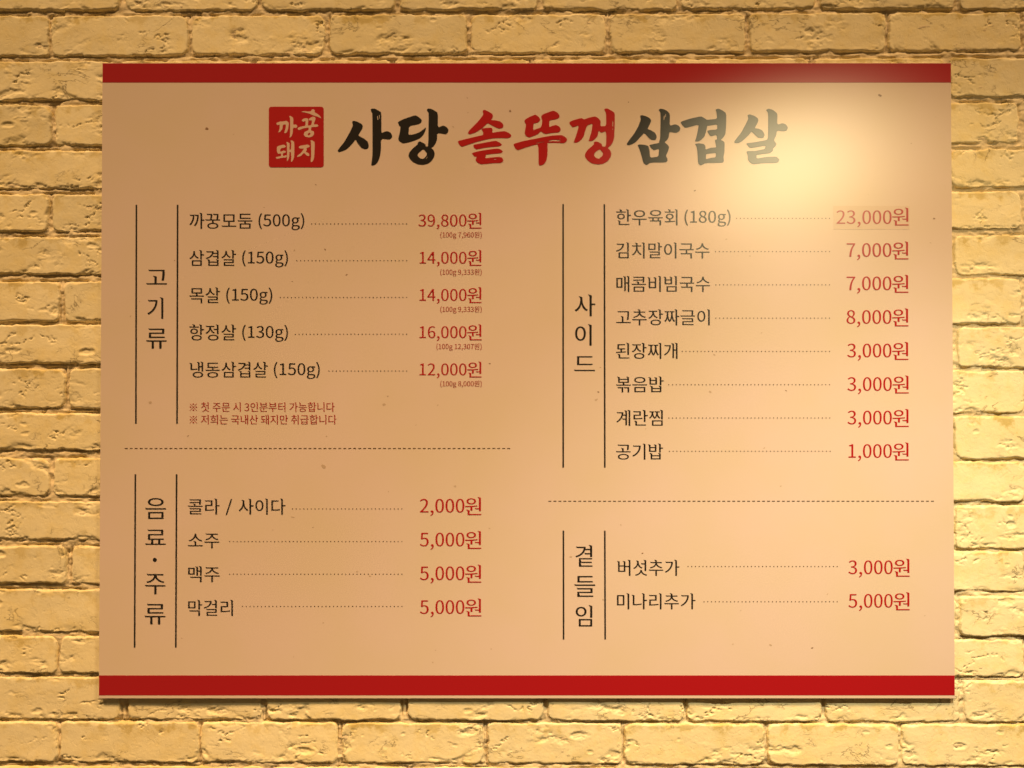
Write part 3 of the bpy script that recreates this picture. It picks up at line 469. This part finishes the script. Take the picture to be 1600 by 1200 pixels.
def serif(poly):
    """brush ticks at the head of upright strokes and the start of level ones"""
    n = len(poly); out = []; skip = False
    def near(a, b): return abs(a) <= b
    i = 0
    res = {}
    for i in range(n):
        a, b = poly[i], poly[(i + 1) % n]; p, q = poly[i - 1], poly[(i + 2) % n]
        dx, dy = b[0] - a[0], b[1] - a[1]
        if near(dy, 6) and 50 <= abs(dx) <= 112 and p[1] < a[1] - 90 and q[1] < b[1] - 90 and near(p[0] - a[0], 14) and near(q[0] - b[0], 14):
            l, r = (a, b) if a[0] < b[0] else (b, a); y = a[1]
            seq = [(l[0], y - 70), (l[0] - 26, y - 30), (l[0] - 66, y - 4), (l[0] - 52, y + 24), (l[0] + 26, y + 4), (r[0], y - 16), (r[0], y - 40)]
            res[i] = seq if a[0] < b[0] else seq[::-1]
        elif near(dx, 6) and 50 <= abs(dy) <= 100 and p[0] > a[0] + 60 and q[0] > b[0] + 60 and near(p[1] - a[1], 14) and near(q[1] - b[1], 14):
            t, d = (a, b) if a[1] > b[1] else (b, a); x = a[0]
            seq = [(x + 52, t[1]), (x + 22, t[1] + 4), (x - 6, t[1] + 17), (x - 14, t[1] + 4), (x + 8, d[1] + 14), (x + 30, d[1])]
            res[i] = seq if a[1] > b[1] else seq[::-1]
    dead = set()
    for i in res: dead.add(i); dead.add((i + 1) % n)
    for i in range(n):
        if i in res: out += res[i]
        elif i not in dead: out.append(poly[i])
    return out
def contrast(c, gx=4.5, gy=-6.5):
    """stroke contrast: uprights a little stouter, level strokes thinner"""
    n = len(c); out = []
    for i in range(n):
        (x0, y0), (x1, y1) = c[i - 1], c[(i + 1) % n]
        dx, dy = x1 - x0, y1 - y0; L = math.hypot(dx, dy) or 1.0
        out.append((c[i][0] + SIDE * gx * dy / L * 1.2, c[i][1] - SIDE * gy * dx / L * 1.2))
    return out
def _area(c): return sum(c[i - 1][0] * c[i][1] - c[i][0] * c[i - 1][1] for i in range(len(c)))
SIDE = 1 if _area(max(G["0"], key=lambda c: abs(_area(c)))) > 0 else -1
HANG = {}
def glyph(ch):
    if ch not in HANG:
        HANG[ch] = [contrast(serif(c) if '\uac00' <= ch <= '\ud7a3' else c) for c in G[ch]]
    return HANG[ch]
ADV = {' ': 224, ',': 278, '(': 338, ')': 338, 'g': 563, '/': 392, '\u203b': 1000, '\u00b7': 278}
def adv(ch): return 920 if '\uac00' <= ch <= '\ud7a3' else ADV.get(ch, 555)
def shape(text):
    """contours of a run of text at 1000 units to the em"""
    out = []; x = 0
    for ch in text:
        if ch != ' ':
            out += [[(p[0] + x, p[1]) for p in c] for c in glyph(ch)]
        x += adv(ch)
    return out
def bbox(cs):
    xs = [p[0] for c in cs for p in c]; ys = [p[1] for c in cs for p in c]
    return min(xs), max(xs), min(ys), max(ys)
def fill(name, layers, mat, parent, lift=-0.00035, chaikin=False, soft=0.16):
    """layers of closed contours in photograph pixels -> one flat printed mesh on the board"""
    Vs, Fs = [], []
    for li, contours in enumerate(layers):
        cu = bpy.data.curves.new("tmp", 'CURVE'); cu.dimensions = '2D'; cu.fill_mode = 'FRONT'
        for c in contours:
            if chaikin:
                q = []
                for i in range(len(c)):
                    a, b = c[i], c[(i + 1) % len(c)]
                    q.append((a[0] + (b[0] - a[0]) * soft, a[1] + (b[1] - a[1]) * soft))
                    q.append((b[0] + (a[0] - b[0]) * soft, b[1] + (a[1] - b[1]) * soft))
                c = q
            s = cu.splines.new('POLY'); s.points.add(len(c) - 1); s.use_cyclic_u = True
            for i, (px, py) in enumerate(c):
                x, z = B(px, py); s.points[i].co = (x, z, 0, 1)
        ob = bpy.data.objects.new("tmp", cu); me = bpy.data.meshes.new_from_object(ob)
        base = len(Vs)
        Vs += [(v.co.x, lift - 0.00003 * li, v.co.y) for v in me.vertices]
        for p in me.polygons:
            f = [base + i for i in p.vertices]
            if p.normal.z < 0: f.reverse()      # (x, z) counter-clockwise faces the viewer
            Fs.append(f)
        bpy.data.objects.remove(ob); bpy.data.curves.remove(cu); bpy.data.meshes.remove(me)
    return mesh(name, Vs, Fs, mat, parent)
def run(text, x0, x1, base, em):
    """text fitted so that its ink spans x0..x1, standing on the line y = base"""
    cs = shape(text); a, b, _, _ = bbox(cs); k = (x1 - x0) / (b - a); e = em / 1000.0
    return [[(x0 + (p[0] - a) * k, base - p[1] * e) for p in c] for c in cs]
def fit(ch, x0, x1, y0, y1):
    cs = shape(ch); a, b, c0, c1 = bbox(cs)
    return [[(x0 + (p[0] - a) / (b - a) * (x1 - x0), y1 - (p[1] - c0) / (c1 - c0) * (y1 - y0)) for p in c] for c in cs]

HEM = 27.3
def hang(text, x0, x1, bottom, em=HEM): return run(text, x0, x1, bottom - 0.077 * em, em)
# names: hangul (x0, x1, bottom), then the weight in brackets (x0, x1, baseline)
LEFT = [("까꿍모둠", 296, 394.3, "(500g)", 404, 475.5), ("삼겹살", 296, 369, "(150g)", 378.5, 450), ("목살", 296, 344, "(150g)", 353.5, 425.5),
        ("항정살", 295.6, 369, "(130g)", 378.5, 450), ("냉동삼겹살", 296, 418.5, "(150g)", 428, 499.7)]
LPRICE = [("39,800", 653.5, 729, "(100g 7,960원)", 688), ("14,000", 655.5, 729, "(100g 9,333원)", 688), ("14,000", 655.5, 729, "(100g 9,333원)", 688),
          ("16,000", 655.5, 729, "(100g 12,307원)", 682), ("12,000", 655.5, 729, "(100g 8,000원)", 688)]
LDOT = [487, 464, 438, 461.5, 514]
def dots(x0, x1, y):
    L = []; n = max(2, int(round((x1 - x0) / 5.86))); r = 0.92
    for i in range(n + 1):
        x = x0 + (x1 - x0) * i / n
        L.append([(x + r * math.cos(a * math.pi / 3), y + r * math.sin(a * math.pi / 3)) for a in range(6)])
    return L
for i in range(5):
    dy = 58.15 * i
    h, a, b, w, c, d = LEFT[i]
    fill("item_name", [hang(h, a, b, 357.4 + dy), run(w, c, d, 353.2 + dy, 25)], M_BLACK, board)
    fill("dotted_leader", [dots(LDOT[i], 635.5, 349.7 + dy * 0.9885)], M_BROWN, board)
    t, a, b, u, c = LPRICE[i]
    fill("price", [run(t, a, b, 353.7 + dy, 25.2), hang("원", 730, 752.4, 357.8 + dy, 28)], M_REDINK, board)
    fill("unit_price", [run(u, c, 752.6, 370.8 + dy, 10.6)], M_DEEPRED, board)
fill("note_line", [run("※ 첫 주문 시 3인분부터 가능합니다", 296.5, 523, 642.2, 16.4)], M_DEEPRED, board)
fill("note_line", [run("※ 저희는 국내산 돼지만 취급합니다", 296.5, 526, 661.8, 16.4)], M_DEEPRED, board)
DR = [(["콜라", 293.5, 343.2], 457, 795, "2,000"), (["소주", 293.5, 342.8], 359, 846, "5,000"), (["맥주", 294, 343.4], 359, 897, "5,000"), (["막걸리", 294, 364], 379, 947.4, "5,000")]
for i, (nm, lx, ly, pr) in enumerate(DR):
    dy = 52.75 * i
    L = [hang(nm[0], nm[1], nm[2], 803.9 + dy)]
    if i == 0: L += [fit("/", 352.6, 362.8, 779.6, 804.6), hang("사이다", 373, 446, 803.9)]
    fill("item_name", L, M_BLACK, board)
    fill("dotted_leader", [dots(lx, 628, ly)], M_BROWN, board)
    fill("price", [run(pr, 656, 725.6, 800.7 + dy, 29), hang("원", 726.6, 752, 805.5 + dy, 31.6)], M_REDINK, board)
RT = [("한우육회", 962.6, 1058.6, 352.0, 1151, 341.2, 1296), ("김치말이국수", 962.5, 1108.5, 403.7, 1118, 393, 1296), ("매콤비빔국수", 963, 1109.5, 456, 1118.5, 445, 1296),
      ("고추장짜글이", 962.5, 1109, 508.2, 1118.5, 497, 1296), ("된장찌개", 962.6, 1058.6, 560.6, 1066, 549, 1296), ("볶음밥", 962.5, 1037, 613, 1045, 601, 1296),
      ("계란찜", 963, 1035.6, 665.4, 1045, 653, 1296.5), ("공기밥", 962.5, 1036, 718, 1046, 705, 1297),
      ("버섯추가", 964, 1061.5, 899.5, 1075, 885, 1308), ("미나리추가", 964, 1086.6, 951.8, 1100, 940, 1308)]
RP = [None, ("7,000", 1322.8, 401.2), ("7,000", 1322.8, 453.3), ("8,000", 1322.6, 505.8), ("3,000", 1323.6, 558.2), ("3,000", 1323.8, 610.6), ("3,000", 1324, 662.9), ("1,000", 1325.6, 715.2),
      ("3,000", 1325.4, 896.8), ("5,000", 1325.4, 949.2)]
for i, (t, a, b, bt, lx, ly, le) in enumerate(RT):
    L = [hang(t, a, b, bt)]
    if i == 0: L.append(run("(180g)", 1069.5, 1141.5, 347.7, 25))
    fill("item_name", L, M_BLACK, board)
    fill("dotted_leader", [dots(lx, le, ly)], M_BROWN, board)
    if RP[i]:
        t2, x, y = RP[i]; s = (0 if i < 5 else 0.6 if i < 8 else 2.0)
        fill("price", [run(t2, x, 1392.8 + s, y, 29), hang("원", 1393.8 + s, 1419.3 + s, y + 4.9, 31.6)], M_REDINK, board)
# price sticker: thin paper stuck over an older price
sx0, sz0 = B(1302.5, 358.6); sx1, sz1 = B(1421, 321.6)
st = sheet("price_sticker", sx0, sx1, sz0, sz1, -0.00018, M_STICKER, board)
st["label"] = "pasted paper patch with the changed price"
fill("price", [run("23,000", 1306.8, 1393, 349.8, 28.6), hang("원", 1394, 1419.6, 353.2, 31.4)], M_REDINK, st, lift=-0.0004)
# section headings
for ch, bb in (("고", (228.5, 261, 421, 444.3)), ("기", (230.4, 255.2, 464.4, 498)), ("류", (228.3, 260.5, 512.8, 544.6)),
               ("음", (227, 259.3, 778, 810.6)), ("료", (226.8, 259, 827, 851)), ("주", (226.5, 258.6, 896.2, 928.4)), ("류", (226, 258.5, 943, 975.4)),
               ("사", (898, 930, 460, 494)), ("이", (898.5, 924.4, 506.4, 540)), ("드", (897, 929.5, 556.5, 579.6)),
               ("곁", (899.2, 925.8, 851.2, 885.2)), ("들", (897.4, 930, 899.8, 932.3)), ("임", (899.4, 925.4, 945.3, 978.6))):
    fill("heading_character", [fit(ch, *bb)], M_BLACK, board)
fill("heading_dot", [[[(242 + 3.2 * math.cos(a * math.pi / 8), 874.7 + 3.2 * math.sin(a * math.pi / 8)) for a in range(16)]]], M_BLACK, board)
for x0, x1, y0, y1 in ((213.2, 212.4, 320, 662), (277.6, 276.7, 320, 662), (211.6, 210.4, 741, 1011.5), (276, 274.8, 741, 1011.5),
                       (879.8, 880.0, 319, 730.5), (944.3, 945.0, 319, 730.5), (880.3, 880.6, 829, 999), (945, 945.6, 829, 999)):
    fill("section_line", [[[(x0 - 1.2, y0), (x0 + 1.2, y0), (x1 + 1.2, y1), (x1 - 1.2, y1)]]], M_BLACK, board)
for x0, x1, y in ((195, 795, 700.6), (857, 1457.5, 783)):
    n = int((x1 - x0) / 7.76)
    fill("dashed_divider", [[[(x0 + 7.76 * i, y - .62), (x0 + 7.76 * i + 4.6, y - .62), (x0 + 7.76 * i + 4.6, y + .62), (x0 + 7.76 * i, y + .62)] for i in range(n + 1)]], M_BROWN, board)

# ------------------------------------------------------------------ brush-written title and the seal
Z1 = 1200 / 110.0
TITLE = [
 (520, M_BLACK, [[(330,318),(378,315),(430,335),(490,365),(514,405),(498,455),(432,562),(470,585),(545,625),(595,670),(612,720),(608,770),(585,795),(545,797),(490,778),(455,735),(420,690),(388,630),(340,695),(285,755),(235,798),(180,825),(105,850),(80,825),(115,775),(185,690),(245,590),(300,490),(342,400)],
   [(645,120),(660,108),(715,106),(770,135),(828,168),(828,525),(870,505),(928,488),(985,515),(1014,565),(1005,605),(965,633),(822,618),(820,800),(808,900),(785,980),(745,1045),(705,1070),(655,1078),(665,1000),(678,880),(676,190),(655,155)],
   [(787,205),(799,210),(797,290),(790,270)], [(757,225),(768,222),(775,300),(762,298)]]),
 (610, M_BLACK, [[(128,345),(150,320),(250,275),(425,218),(475,245),(538,298),(525,345),(480,372),(318,403),(306,555),(380,548),(470,522),(545,475),(612,420),(590,500),(545,575),(490,618),(400,655),(300,685),(210,698),(150,660),(133,620),(155,540),(175,425),(145,385)],
   [(622,125),(640,105),(690,108),(745,135),(810,178),(808,430),(900,392),(965,425),(993,470),(975,520),(945,543),(798,520),(795,630),(770,700),(735,750),(695,778),(735,810),(757,870),(745,930),(700,1000),(640,1045),(560,1064),(470,1058),(390,1020),(335,970),(308,910),(320,860),(370,795),(465,715),(465,690),(497,662),(550,685),(598,715),(604,752),(645,752),(655,180),(630,150)],
   [(563,793),(625,868),(612,915),(565,962),(510,958),(458,905),(480,860)], [(632,920),(634,935),(612,966),(602,962)]]),
 (705, M_REDINK, [[(535,135),(575,127),(640,160),(700,195),(712,235),(700,270),(675,300),(760,308),(830,322),(875,355),(892,400),(875,435),(820,448),(760,428),(690,390),(620,352),(540,430),(470,480),(400,520),(310,546),(283,520),(310,475),(400,385),(480,300),(548,210)],
   [(515,455),(540,440),(690,430),(706,465),(700,520),(800,500),(915,490),(985,520),(1027,560),(1015,590),(965,612),(850,606),(720,610),(600,632),(450,668),(320,710),(180,758),(140,725),(106,660),(250,625),(400,588),(543,557),(545,510)],
   [(378,722),(500,700),(750,652),(810,675),(862,710),(855,735),(810,750),(650,762),(540,778),(430,803),(385,770)],
   [(345,862),(500,825),(780,785),(840,800),(882,835),(860,860),(800,870),(680,880),(588,892),(580,955),(680,940),(820,928),(870,945),(892,980),(880,1010),(840,1033),(700,1038),(510,1056),(450,1030),(412,985),(435,920),(400,928)],
   [(722,965),(745,960),(785,966),(745,978)]]),
 (795, M_REDINK, [[(262,320),(285,285),(370,240),(455,208),(510,245),(537,290),(520,325),(490,348),(420,360),(415,472),(480,450),(540,430),(560,390),(572,310),(548,240),(580,205),(680,165),(760,140),(830,175),(868,225),(855,265),(800,290),(690,305),(688,425),(740,400),(810,385),(865,415),(885,455),(880,480),(850,512),(740,520),(625,540),(590,525),(545,490),(500,540),(430,570),(345,600),(295,575),(268,530),(280,460),(296,380)],
   [(74,708),(250,658),(400,630),(600,590),(750,565),(905,558),(960,590),(997,630),(980,670),(935,698),(850,690),(655,688),(662,710),(660,900),(640,990),(605,1050),(570,1070),(508,1078),(505,712),(400,735),(280,772),(148,818),(105,775)],
   [(450,691),(600,668),(610,674),(480,697)], [(660,655),(760,635),(840,640),(885,655),(890,664),(800,660),(700,664)], [(862,618),(880,613),(878,628),(866,628)]]),
 (880, M_REDINK, [[(98,340),(180,300),(312,264),(355,292),(440,260),(545,238),(600,270),(640,320),(632,408),(733,403),(730,180),(698,125),(715,105),(760,105),(820,140),(880,178),(878,400),(868,600),(850,670),(810,735),(758,778),(800,815),(820,870),(808,930),(765,995),(690,1045),(600,1060),(500,1045),(420,995),(372,930),(370,880),(410,815),(525,715),(525,685),(545,665),(600,675),(658,710),(665,752),(720,755),(732,690),(733,490),(645,518),(602,480),(590,560),(560,605),(510,650),(430,665),(455,590),(480,510),(503,357),(405,395),(370,500),(345,590),(300,645),(245,685),(173,688),(220,570),(270,388),(165,428),(125,390)],
   [(622,795),(680,865),(668,915),(605,962),(555,945),(522,900),(540,855)], [(840,320),(850,310),(852,420),(838,400)], [(842,445),(850,442),(848,470),(836,468)]]),
 (970, M_BLACK, [[(330,222),(370,218),(440,240),(500,275),(517,315),(495,370),(452,455),(510,475),(575,510),(608,560),(610,605),(590,640),(530,642),(490,620),(450,575),(398,522),(350,570),(290,640),(235,690),(180,718),(125,732),(98,710),(150,630),(220,545),(280,445),(342,300)],
   [(645,130),(670,108),(720,112),(790,145),(838,200),(832,400),(930,372),(990,400),(1017,440),(1000,490),(945,520),(828,502),(818,590),(790,640),(745,680),(790,715),(825,760),(805,830),(768,910),(795,960),(795,1000),(765,1022),(505,1024),(440,1070),(400,1050),(375,1000),(350,900),(320,800),(287,728),(320,716),(420,725),(470,745),(490,820),(500,945),(640,925),(655,790),(560,815),(520,780),(480,728),(560,710),(670,685),(680,180)],
   [(757,195),(770,198),(766,250),(756,248)], [(735,225),(748,222),(742,300),(728,296)]]),
 (1055, M_BLACK, [[(88,332),(240,280),(440,237),(500,270),(540,298),(715,282),(705,170),(687,122),(735,105),(800,135),(870,185),(868,400),(855,540),(825,590),(775,640),(820,660),(842,690),(838,850),(822,930),(830,1000),(810,1028),(520,1030),(435,1078),(390,1040),(378,830),(365,755),(338,708),(400,696),(490,710),(515,745),(515,805),(600,775),(700,768),(692,720),(675,640),(715,632),(705,552),(605,578),(570,540),(543,485),(600,470),(718,462),(715,372),(560,398),(548,395),(530,480),(500,580),(440,640),(400,662),(333,668),(360,600),(385,480),(403,375),(170,437),(120,385)],
   [(525,880),(600,868),(695,860),(690,935),(600,948),(522,970)]]),
 (1140, M_BLACK, [[(303,215),(350,205),(430,235),(480,270),(490,310),(465,370),(425,440),(500,450),(560,480),(598,550),(580,600),(545,610),(480,600),(430,550),(372,495),(330,550),(270,610),(220,655),(160,690),(85,692),(80,665),(130,600),(200,510),(270,380),(320,280)],
   [(620,130),(660,107),(720,120),(800,175),(815,215),(808,380),(900,355),(960,375),(995,430),(975,480),(930,492),(805,480),(795,560),(760,630),(760,655),(800,710),(780,750),(745,780),(735,830),(690,865),(560,880),(455,895),(460,960),(620,930),(800,925),(850,975),(830,1020),(780,1032),(560,1035),(400,1056),(340,1020),(310,970),(310,910),(285,830),(440,828),(600,795),(615,735),(470,760),(345,780),(275,695),(400,685),(640,640),(655,590),(658,180)]]),
]
for ox, mt, cs in TITLE:
    fill("title_character", [[[(ox + x / Z1, 160 + y / Z1) for x, y in c] for c in cs]], mt, board, chaikin=True)
Z2 = 11.54
def S2(c): return [(414 + x / Z2, 162 + y / Z2) for x, y in c]
sq = []
for cx, cy, a0 in ((1010, 105, -90), (1010, 1098, 0), (120, 1098, 90), (120, 105, 180)):
    for k in range(7):
        a = math.radians(a0 + 15 * k); sq.append((cx + 50 * math.cos(a), cy + 50 * math.sin(a)))
seal = fill("seal", [[S2(sq)]], M_REDINK, board); seal["label"] = "square red seal with four cream brush characters"
SEAL = [
 [[(205,360),(215,345),(280,320),(320,325),(390,308),(432,345),(425,430),(405,500),(385,530),(345,532),(375,440),(380,375),(325,380),(315,460),(280,505),(240,525),(265,450),(270,375),(225,390)],
  [(438,225),(460,220),(512,255),(512,385),(560,375),(588,405),(570,438),(508,435),(500,540),(480,590),(445,620),(455,540),(455,270)]],
 [[(660,300),(700,270),(760,262),(785,285),(775,400),(840,385),(850,300),(800,305),(790,275),(860,235),(905,245),(915,275),(895,330),(880,378),(940,372),(968,400),(940,420),(835,425),(830,485),(880,500),(890,545),(860,590),(800,612),(730,600),(700,560),(715,510),(785,480),(790,430),(700,445),(610,482),(585,440),(650,415),(730,400),(735,310),(690,330)],
  [(795,525),(820,530),(815,560),(785,578),(768,550)]],
 [[(215,785),(240,765),(345,738),(378,768),(370,790),(282,808),(275,872),(340,845),(380,858),(370,885),(325,895),(325,945),(392,928),(392,968),(300,980),(215,998),(192,965),(290,948),(295,900),(240,905),(218,870)],
  [(385,695),(405,690),(448,720),(442,835),(470,832),(475,700),(460,668),(490,662),(532,695),(530,950),(510,1020),(470,1058),(475,980),(470,872),(442,875),(440,960),(425,1010),(395,1042),(400,960),(398,730)]],
 [[(605,785),(640,758),(770,738),(810,760),(800,785),(750,800),(755,840),(735,870),(790,895),(805,930),(790,948),(750,935),(705,885),(650,945),(580,965),(580,945),(650,890),(710,810),(630,812)],
  [(820,665),(850,660),(900,695),(890,960),(870,1030),(830,1062),(825,1020),(835,960),(832,700)]],
]
for cs in SEAL: fill("seal_character", [[S2(c) for c in cs]], M_SEALTEXT, seal, lift=-0.0005, chaikin=True)
fill("seal_swoosh", [[S2([(650,148),(700,135),(780,142),(830,138),(840,112),(870,100),(900,120),(895,155),(950,185),(1000,230),(1018,268),(960,240),(870,212),(800,180),(720,160)])]], M_SEALTEXT, seal, lift=-0.0005, chaikin=True)

# dark fibres and specks in the printed paper ground
FL = [(323,201,3,1),(493.5,288.5,1.8,1),(730,153,1.3,1),(797,173.5,2.2,1),(708,198,2.2,0),(731,176,1.4,0),(982,159.5,1.4,1),(1085.5,298,1.8,1),(508,390,1.6,1),(457,440,1.5,1),(273,407,1.3,1),
      (204,494,1.8,0),(460,391,1.6,0),(413,324,1.2,0),(541.4,429.4,1.8,1),(235,629,3.2,0),(294,681,1.6,1),(506,729,4.0,0),(510,682,1.4,0),(765,568,2.0,1),(684,633,1.8,0),(650,664,1.6,0),(606,619,1.4,1),
      (600,632,3.0,0),(607,768,1.3,0),(711,760,2.2,0),(457.5,808,2.6,0),(489,824,1.2,1),(426,828,1.2,0),(284,997,1.5,0),(765,825.6,1.7,0),(558,893,1.8,0),(578,900,2.0,0),(1135,373.6,1.8,0),(1172,400,1.5,0),
      (1459.6,341.6,2.1,1),(1454,379.6,2.0,0),(1316,323,2.2,0),(935,612.5,2.0,1),(931.6,624.5,3.4,0),(938,574,1.4,1),(1110,612.4,2.8,0),(1009,670,1.3,0),(1116,554,2.6,0),(1228.4,610.4,1.8,1),(1194,700,2.4,0),
      (1220,759.6,1.8,0),(1003.6,864.4,2.2,1),(892,870,2.4,0),(970,820,1.6,0),(942.6,937,1.8,0),(1157.6,953.6,1.6,0),(1145,1006.6,1.7,0),(1204,1008,3.0,0),(1269,1012.6,2.3,1),(1293,928,2.2,0),(1445,962,1.6,0),
      (1375,149,3.2,1),(1424,224,2.0,0),(459,1026,1.4,0),(680.5,1016,1.5,0),(676,1035,1.7,0),(767.5,1014,1.5,0),(505,973,1.4,0),(218,471,1.2,0),(365,210,1.2,0),(620,353,1.1,0),(1190,520,1.3,0)]
M_FLECK2 = printed("printed_pale_fleck", (0.56, 0.42, 0.31))
for dark, mt in ((1, M_FLECK), (0, M_FLECK2)):
    rnd = random.Random(5); L = []
    for x, y, r, d in FL:
        an = rnd.uniform(-0.9, 0.9); el = rnd.uniform(0.35, 0.75)
        pts = []
        for k in range(8):
            a = k * math.pi / 4; rr = r * rnd.uniform(0.6, 1.15)
            u, v = rr * math.cos(a), rr * el * math.sin(a)
            pts.append((x + u * math.cos(an) - v * math.sin(an), y + u * math.sin(an) + v * math.cos(an)))
        if d == dark: L.append(pts)
    f = fill("fleck", [L], mt, board, lift=-0.00015); f["kind"] = "stuff"
